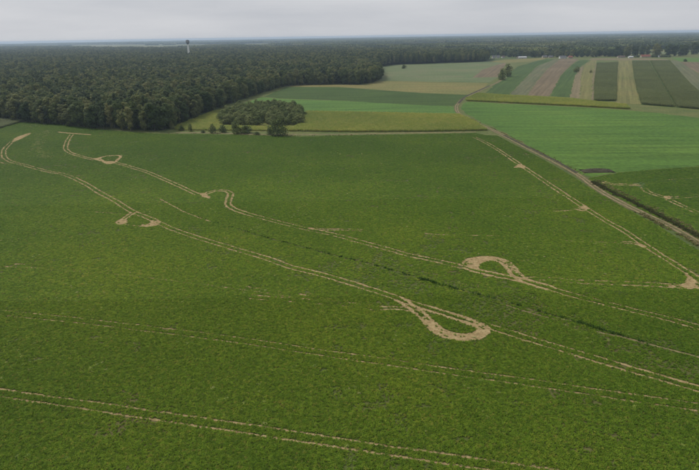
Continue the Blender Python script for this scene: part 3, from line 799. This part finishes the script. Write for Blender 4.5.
# forest outline
EDGE = [(-200, 112), (-60, 116.5), (0, 119), (25, 122.5), (50, 125), (75, 127), (100, 129), (125, 131), (150, 132), (166, 131)]
SIDE = [(166, 131), (172, 127), (200, 117), (230, 104), (250, 97), (275, 89), (288, 86), (316, 84.6)]
CORN = [(316, 84.6), (340, 84.5), (360, 84.5), (376, 82), (382, 79.5)]
BAY = [(382, 79.5), (379, 72), (378, 67), (395, 64.5), (430, 63.5), (487, 61.5)]
FAR = [(489, 59), (470, 54.8), (430, 53), (300, 52), (150, 50.4), (0, 48.9), (-200, 50)]
forest = gpl(EDGE + SIDE[1:] + CORN[1:] + BAY[1:] + FAR)
front = gpl(EDGE + SIDE[1:] + CORN[1:])

# candidate trees near the edge, the 300 nearest ones in view become things
cand = jitter_grid(forest[:], 6.4, 0.42)
cand = cand[(cand[:, 1] < 1100)]
dE = dist_poly(cand, front)
view = wedge(cand, 0.655, 0)
order = np.where(view & (dE < 30))[0]
sc_ = cand[order, 1] * 0.30 + dE[order] * 14.0
order = order[np.argsort(sc_)][:300]
ind = cand[order]
rest_near = np.delete(cand, order, 0)
eE, eS = gpl(EDGE), gpl(SIDE)
LOOK = {'broad': 'dark green broadleaf tree', 'birch': 'pale olive birch', 'pine': 'narrow dark pine'}
NAME = {'broad': 'broadleaf_tree', 'birch': 'birch_tree', 'pine': 'pine_tree'}
dC = gpl(CORN)
cut_e = [gpl([(x, 127)])[0, 0] for x in (40, 95, 140)]
cut_s = [gpl([p_])[0, 1] for p_ in ((200, 117), (235, 102.5), (262, 93))]
for p in ind:
    d3 = [dist_poly(p[None], e)[0] for e in (eE, eS, dC)]
    sec = int(np.argmin(d3)); dd = min(d3)
    u = rng.random()
    key = 'broad' if u < 0.62 else ('birch' if u < 0.84 else 'pine')
    h = rng.uniform(16, 23) * (0.86 if dd < 5 else 1.0)
    if sec == 0:
        where = ['above the left headland curl', 'above the cross bar track', 'above the triangular loop', 'at the near forest corner'][int(np.searchsorted(cut_e, p[0]))]
    elif sec == 1:
        where = ['by the yellowing maize', 'level with the copse', 'by the bright green strip', 'by the dark green strip'][int(np.searchsorted(cut_s, p[1]))]
    else:
        where = 'at the far forest corner'
    row = 'in the outermost row' if dd < 6 else ('in the second row' if dd < 13 else 'deep behind the edge')
    size = 'short' if h < 17.5 else ('tall' if h > 20.5 else 'medium')
    lab = size + ' ' + LOOK[key] + ' ' + row + ' ' + where
    tree(NAME[key], key, p[0], p[1], h, lab, 'tree', 'forest trees ' + where, rng.uniform(.95, 1.3))

def stuff_proto(kind, m, bark, h, n, leaf, zlow, wide, seed):
    c = crown_mesh(seed, kind, n, h, m, leaf, zlow, wide)
    return obj('tree', c, link=False)
fp = [stuff_proto('broad', M_broad, 0, 19, 1700, 0.44, 0.2, 0.235, 400 + i) for i in range(4)] + \
     [stuff_proto('birch', M_birch, 0, 20, 1300, 0.42, 0.25, 0.19, 420 + i) for i in range(2)] + \
     [stuff_proto('pine', M_pine, 0, 21, 1100, 0.44, 0.35, 0.165, 440 + i) for i in range(2)]
pts = [rest_near]
for a, b, sp in ((1100, 1900, 6.6), (1900, 3000, 8.5), (3000, 5200, 12)):
    q = jitter_grid(forest, sp, 0.45)
    q = q[(q[:, 1] >= a) & (q[:, 1] < b) & wedge(q, 0.72, 60)]
    pts.append(q)
scl = np.concatenate([rng.uniform(.82, 1.15, len(q)) * k for q, k in zip(pts, (1, 1.1, 1.3, 1.7))])
allp = np.vstack(pts)
hv = (0.82 + 0.26 * vnoise(allp, 90, 3)) * rng.uniform(.88, 1.12, len(allp))
scatter('forest', allp, scl, fp, 'dense dark mixed forest stretching back to the left horizon', 'forest', np.minimum(scl, 1.18) * hv)

# --- far woods: patches of canopy out to the horizon
def wood_patch(seed, m):
    r = np.random.default_rng(seed); vs, fs, off = [], [], 0
    n = 420
    c = np.c_[r.uniform(-45, 45, n), r.uniform(-45, 45, n), r.uniform(9, 19, n)]
    nn = r.normal(0, .5, (n, 3)); nn[:, 2] += 1; nn[:, 1] -= 0.2
    v, f = quads(c, nn, r.uniform(2.2, 4.2, n), r, 0.9, 0.5)
    c2 = c.copy(); c2[:, 2] *= r.uniform(.1, .8, n); v2, f2 = quads(c2, r.normal(0, 1, (n, 3)) * [1, 1, .3], r.uniform(2, 4, n), r, 1.3)
    return obj('wood_patch', mesh('wood_patch', np.vstack([v, v2]), np.vstack([f, f2 + len(v)]), [m]), link=False)
wp = [wood_patch(600, M_broad), wood_patch(601, M_birch), wood_patch(602, M_pine), wood_patch(603, M_broad)]
fw_pts = []
for a, b, sp in ((1750, 4500, 62), (4500, 9000, 85), (9000, 17800, 130)):
    q = jitter_grid([(-13500, a), (13500, a), (13500, b), (-13500, b)], sp, 0.45)
    q = q[wedge(q, 0.74, 200)]
    q = q[np.hypot(q[:, 0], q[:, 1]) < 18000]
    nzv = vnoise(q, 900, 21) * .6 + vnoise(q, 330, 22) * .4
    left = q[:, 0] < -0.05 * q[:, 1]
    lim = np.where(left & (q[:, 1] > 4000), 0.52, 0.36)
    q = q[nzv > lim]
    fw_pts.append(q)
q = np.vstack(fw_pts)
q = q[~inpoly(q, forest)]
vill_poly = gpl([(380, 66), (382, 58.5), (485, 57), (560, 55.3), (608, 54), (622, 50), (700, 48.3), (800, 47), (900, 50), (800, 120), (480, 110)])
q = q[~inpoly(q, vill_poly)]
for pl in ([(600, 52.2), (699, 51.2), (760, 51), (760, 53), (640, 54)], [(-60, 46.2), (120, 45.6), (230, 46), (180, 47.2), (-60, 47.6)], [(60, 44.6), (180, 44.2), (215, 44.6), (100, 45.2)]):
    q = q[~inpoly(q, gpl(pl))]
D = np.hypot(q[:, 0], q[:, 1])
s = rng.uniform(.9, 1.2, len(q)) * np.where(D < 4500, 1, np.where(D < 9000, 1.3, 2.0))
scatter('far_woods', q, s, wp, 'far woods fading into haze along the horizon', 'woods', rng.uniform(.85, 1.15, len(q)))

# --- copse
copse = gpl([(223, 125), (262, 125.5), (301, 126), (305, 119), (303, 112), (294, 107.5), (245, 107), (228, 113), (222, 119)])
cq = jitter_grid(copse, 6.4, 0.42)
cmn, cmx = copse.min(0), copse.max(0)
for p in cq:
    u_, v_ = (p - cmn) / (cmx - cmn); hh = rng.uniform(5.5, 9.5)
    lab = ('low' if hh < 6.8 else 'high' if hh > 8.2 else 'middling') + ' rounded willow at the ' + ('front' if v_ < .3 else 'back' if v_ > .66 else 'middle') + ' ' + \
          ('left' if u_ < .3 else 'right' if u_ > .66 else 'centre') + ' of the copse'
    tree('willow_tree', 'willow', p[0], p[1], hh, lab, 'tree', 'willows of the copse', rng.uniform(1.0, 1.35))
# --- bushes on the field margin: x, base y, width px, height px
BL = [(172, 129.3, 5.5, 8, 'dark bush where forest and field path meet'), (181.6, 131, 6, 5.5, 'low round bush between forest and the small upright bush'),
      (190.6, 131.8, 5, 8, 'small upright bush on the field path left of the copse'), (203, 133.2, 5, 2.6, 'flat low shrub on the field path'),
      (212.7, 133.4, 8, 9.5, 'dark egg shaped bush below the left end of the copse'), (222.5, 132.8, 11, 7.5, 'low spreading bush right of the egg shaped bush'),
      (237, 134.2, 12, 15, 'tall pale bush in front of the copse'), (246.3, 133.6, 14, 8, 'low dark bush right of the tall pale bush'),
      (257, 135, 8, 3, 'flat shrub on the path in front of the copse'), (278, 135.9, 21, 19, 'big dark rounded bush at the front right of the copse'),
      (270, 134.8, 8, 8, 'small bush tucked left of the big dark rounded bush')]
for i, (x, y, wpx, hpx, lab) in enumerate(BL):
    X, Y = gp(x, y - 0.5); D = math.hypot(math.hypot(float(X), float(Y)), H)
    hh = hpx * D / F * 1.02; ww = wpx * D / F
    tree('bush', 'willow' if 'pale' in lab else 'bush', float(X), float(Y), hh, lab, 'bush', None, (ww / (5 * 1.05) if 'pale' not in lab else ww / (8 * .95)) / (hh / (8 if 'pale' in lab else 5)), var=i)

def lone(x, y, hpx, wratio, lab, cat='tree', key='broad', group=None, name=None):
    X, Y = gp(x, y); D = math.hypot(math.hypot(float(X), float(Y)), H)
    h = hpx * D / F
    nm = name or ('bush' if cat == 'bush' else 'broadleaf_tree')
    return tree(nm, key, float(X), float(Y), h, lab, cat, group, wratio)
lone(501.8, 79.8, 11, 0.85, 'nearer of the two dark roadside trees among the strip fields', key='willow', name='broadleaf_tree')
lone(507.5, 76.5, 12.5, 0.85, 'farther and taller of the two dark roadside trees', key='willow', name='broadleaf_tree')
lone(404, 68.4, 4.2, 1.4, 'lone spreading bush in the sage green stubble field', 'bush', 'bush')
lone(576.5, 72, 5.4, 1.1, 'round dark bush on the pale tan strip', 'bush', 'bush')
lone(590.6, 72.6, 2.6, 1.1, 'tiny bush at the left edge of the narrow maize block', 'bush', 'bush')
lone(685, 61.6, 2.6, 1.3, 'small bush on the bright green strip at the right edge', 'bush', 'bush')
# village trees
VT = [(617, 55.5, 8.5), (627, 55.5, 8.5), (635, 55.5, 8.2), (641.5, 54.5, 7.5), (647, 54, 7), (656.4, 55.5, 10), (667.5, 55, 8.5), (674, 55, 8), (680.5, 55, 8.2), (685, 54.5, 8.2), (694, 53.5, 9), (705, 53.5, 8.5), (716, 53.5, 8)]
for i, (x, y, hp) in enumerate(VT):
    lone(x, y + 1.0, hp + 0.8, 1.45, ['round dark tree behind the brown roofed long house', 'round dark tree left of the bright white outbuilding', 'round dark tree behind the bright white outbuilding', 'round dark tree behind the left end of the red roof', 'round dark tree behind the right end of the red roof', 'tallest round dark tree just right of the red roofed farmhouse', 'second tree right of the red roofed farmhouse', 'third tree right of the red roofed farmhouse', 'left tree of the pair before the pale clearing', 'right tree of the pair before the pale clearing', 'round tree at the right edge above the bright green strip', 'tree just outside the right edge above the bright green strip', 'last tree of the village row beyond the right edge'][i], group='trees of the village row')
vr = np.random.default_rng(3)
for i in range(60):
    x = 500 + i * 2.15 + vr.normal(0, .8)
    lone(x, 57.0 - 0.004 * (x - 500) + vr.normal(0, .35), vr.uniform(4.0, 7.0), 1.5, 'dark tree ' + ('left of the white barn' if x < 516 else 'behind the white barn' if x < 530 else 'behind the grey roofed houses' if x < 555 else 'behind the wide pale house' if x < 575 else 'in the gap right of the small red roof' if x < 608 else 'behind the brown roofed long house'), group='trees among the village houses')
for i in range(14):
    x = 632 + i * 2.9 + vr.normal(0, .8)
    lone(x, 57.2 + vr.normal(0, .15), vr.uniform(1.8, 3.0), 1.3, 'low garden bush beside the red roofed house', 'bush', 'bush', 'garden bushes of the village')
lone(562, 56, 10.2, 1.3, 'tallest tree of the village above the tan house')

# ------------------------------------------------------------------ water tower
TX, TY = gp(189.5, 59.3)
TX, TY = float(TX) , float(TY)
M_conc = plain('pale_concrete', (0.68, 0.68, 0.64), 0.9, 0.1, 0.3)
M_tank = plain('dark_tank_metal', (0.10, 0.10, 0.105), 0.7, 0.15, 0.3)
def lathe(prof, k=24):
    a = np.linspace(0, 2 * math.pi, k, endpoint=False)
    v = np.vstack([np.c_[r * np.cos(a), r * np.sin(a), np.full(k, z)] for r, z in prof])
    f = [[i * k + j, i * k + (j + 1) % k, (i + 1) * k + (j + 1) % k, (i + 1) * k + j] for i in range(len(prof) - 1) for j in range(k)]
    return v, np.array(f)
tw = tag(empty('water_tower', (TX, TY, 0)), 'slim white water tower with dark round tank above the forest', 'tower')
v, f = lathe([(4.4, 0), (4.0, 8), (3.2, 25), (2.7, 44), (2.7, 50.0)]); obj('shaft', mesh('shaft', v, f, [M_conc], smooth=True), tw)
v, f = lathe([(2.72, 47.5), (3.4, 50), (5.4, 52.6), (6.0, 55), (5.9, 58), (4.8, 60.2), (2.6, 61.4), (0.05, 61.9)]); tk = obj('tank', mesh('tank', v, f, [M_tank], smooth=True), tw)
v, f = lathe([(6.02, 55.2), (6.15, 55.3), (6.15, 55.9), (6.0, 56.0)]); obj('rim_band', mesh('rim_band', v, f, [M_conc]), tk)

# ------------------------------------------------------------------ village houses
M_white = plain('white_render', (0.58, 0.58, 0.56), 0.9, 0.06, 0.5)
M_cream = plain('tan_render', (0.42, 0.36, 0.28), 0.9, 0.08, 0.5)
M_red = plain('red_tiles', (0.24, 0.095, 0.065), 0.85, 0.2, 0.8)
M_rbrown = plain('brown_tiles', (0.12, 0.085, 0.07), 0.85, 0.2, 0.8)
M_rgrey = plain('grey_sheet_roof', (0.12, 0.12, 0.125), 0.7, 0.12, 0.5)
M_rwhite = plain('pale_sheet_roof', (0.62, 0.63, 0.63), 0.6, 0.06, 0.3)
M_glass = plain('window_glass', (0.03, 0.035, 0.045), 0.15, 0.1, 1, 0.5)
M_door = plain('brown_door', (0.09, 0.055, 0.035), 0.7, 0.1, 1)
def boxv(x0, x1, y0, y1, z0, z1):
    v = np.array([[x, y, z] for z in (z0, z1) for y in (y0, y1) for x in (x0, x1)])
    f = [[0, 2, 3, 1], [4, 5, 7, 6], [0, 1, 5, 4], [2, 6, 7, 3], [0, 4, 6, 2], [1, 3, 7, 5]]
    return v, f
def house(x, y, W, Dp, hw, hr, wm, rm, lab, rot=0.0, nwin=4, name='house', cat='house'):
    X, Y = gp(x, y); t = empty(name, (float(X), float(Y), 0.05)); t.rotation_euler = (0, 0, rot)
    w2, d2 = W / 2, Dp / 2
    v = np.array([[-w2, -d2, 0], [w2, -d2, 0], [w2, d2, 0], [-w2, d2, 0], [-w2, -d2, hw], [w2, -d2, hw], [w2, d2, hw], [-w2, d2, hw], [-w2, 0, hw + hr], [w2, 0, hw + hr]])
    f = [[0, 1, 5, 4], [1, 2, 6, 9, 5], [2, 3, 7, 6], [3, 0, 4, 8, 7]]
    obj('wall', mesh('wall', v, f, [wm]), t)
    e = .5; sl_ = hr / d2; th = .25
    rv, rf = [], []
    for s in (-1, 1):
        o = len(rv)
        a = [(-w2 - e, s * (d2 + e), hw - e * sl_ + .06), (w2 + e, s * (d2 + e), hw - e * sl_ + .06), (w2 + e, 0, hw + hr + .06), (-w2 - e, 0, hw + hr + .06)]
        rv += a + [(q[0], q[1], q[2] + th) for q in a]
        rf += [[o, o + 1, o + 2, o + 3], [o + 4, o + 7, o + 6, o + 5], [o, o + 4, o + 5, o + 1], [o + 1, o + 5, o + 6, o + 2], [o, o + 3, o + 7, o + 4]]
    rf_ = obj('roof', mesh('roof', np.array(rv), rf, [rm]), t)
    if cat == 'house':
        cv, cf = boxv(w2 * .3, w2 * .3 + .7, .8, 1.5, hw + hr * .5, hw + hr + 1.1); obj('chimney', mesh('chimney', cv, cf, [M_rbrown]), rf_)
    for k in range(nwin):
        xw = -w2 + W * (k + .5) / nwin
        if k == nwin // 2:
            bv, bf = boxv(xw - .6, xw + .6, -d2 - .06, -d2 + .02, 0, 2.2); obj('door', mesh('door', bv, bf, [M_door]), t)
        else:
            bv, bf = boxv(xw - .6, xw + .6, -d2 - .05, -d2 + .02, 1.0, 2.4); obj('window', mesh('window', bv, bf, [M_glass]), t)
    return tag(t, lab, cat)
house(493.5, 58.2, 8.5, 7.6, 4.0, 3.4, M_white, M_rgrey, 'left white two storey house at the end of the far wood', 0.3)
house(498, 58.0, 8.5, 7.6, 3.6, 3.4, M_white, M_rgrey, 'white house just right of the leftmost white house', -0.2)
house(503, 57.8, 7.6, 6.8, 3.2, 2.5, M_white, M_rbrown, 'small pale house left of the long white barn', 0.1)
house(522, 58.3, 22.9, 9.3, 3.4, 1.4, M_white, M_rwhite, 'long low white barn with pale roof', 0.05, 5, 'barn', 'barn')
house(517.3, 58.6, 5.1, 5.1, 4.0, 2.7, M_cream, M_rgrey, 'small gabled shed at the left end of the white barn', 1.3, 2, 'shed', 'shed')
house(544.5, 57.6, 12.8, 8.5, 2.9, 3.1, M_cream, M_rgrey, 'grey roofed house in the middle of the village', 0.1)
house(550.5, 57.6, 11.0, 7.6, 2.7, 2.7, M_cream, M_rgrey, 'grey roofed house left of the tan house', -0.1)
house(562.5, 58.4, 17.0, 9.3, 3.6, 3.4, M_white, M_rgrey, 'wide pale house above the ploughed strip', 0.05, 5)
house(570, 58.2, 11.0, 7.6, 2.7, 3.4, M_cream, M_red, 'small reddish roofed house above the ploughed strip', 0.0)
house(621, 57.6, 18.7, 8.5, 2.4, 2.5, M_cream, M_rbrown, 'brown roofed long house above the narrow maize block', 0.0, 5)
house(630.5, 57.9, 11.0, 6.8, 3.2, 1.3, M_white, M_rwhite, 'small bright white outbuilding above the yellow strip', 0.0, 3, 'shed', 'shed')
house(645, 57.3, 23.8, 10.2, 2.7, 4.2, M_cream, M_red, 'long red roofed farmhouse above the middle maize block', 0.0, 6)
house(659, 57.2, 6.0, 6.0, 3.2, 2.0, M_white, M_rgrey, 'small white house right of the red roofed farmhouse', 0.4, 3)

# --- dark earth heap at the corner of the bright field
def heap():
    r = np.random.default_rng(2)
    X, Y = gp(597, 171)
    n, m_ = 40, 14; V = []
    for i in range(n):
        for j in range(m_):
            u = i / (n - 1) * 2 - 1; w_ = j / (m_ - 1) * 2 - 1
            d = max(0, 1 - u * u - w_ * w_)
            V.append([u * 7.8 + r.normal(0, .12), w_ * 4.0 + r.normal(0, .12), 1.0 * d ** .6 * (0.75 + .5 * r.random()) - .02])
    f = np.array([[i * m_ + j, (i + 1) * m_ + j, (i + 1) * m_ + j + 1, i * m_ + j + 1] for i in range(n - 1) for j in range(m_ - 1)])
    o = obj('earth_heap', mesh('earth_heap', np.array(V), f, [M_dark])); o.location = (float(X), float(Y), 0.05)
    tag(o, 'low dark heap of earth at the corner of the bright green field', 'heap')
heap()

# ------------------------------------------------------------------ haze
hz = bpy.data.materials.new('haze'); hz.use_nodes = True; ht = hz.node_tree; ht.nodes.clear()
pv = ht.nodes.new('ShaderNodeVolumePrincipled')
pv.inputs['Color'].default_value = (0.64, 0.81, 1.0, 1)
pv.inputs['Density'].default_value = 0.000090
pv.inputs['Anisotropy'].default_value = 0.2
ho = ht.nodes.new('ShaderNodeOutputMaterial'); ht.links.new(pv.outputs[0], ho.inputs['Volume'])
v, f = boxv(-19000, 19000, -19000, 19000, -1.0, 70.0)
tag(obj('haze', mesh('haze', v, f, [hz])), 'thin blue grey haze over the whole plain', 'haze', kind='stuff')
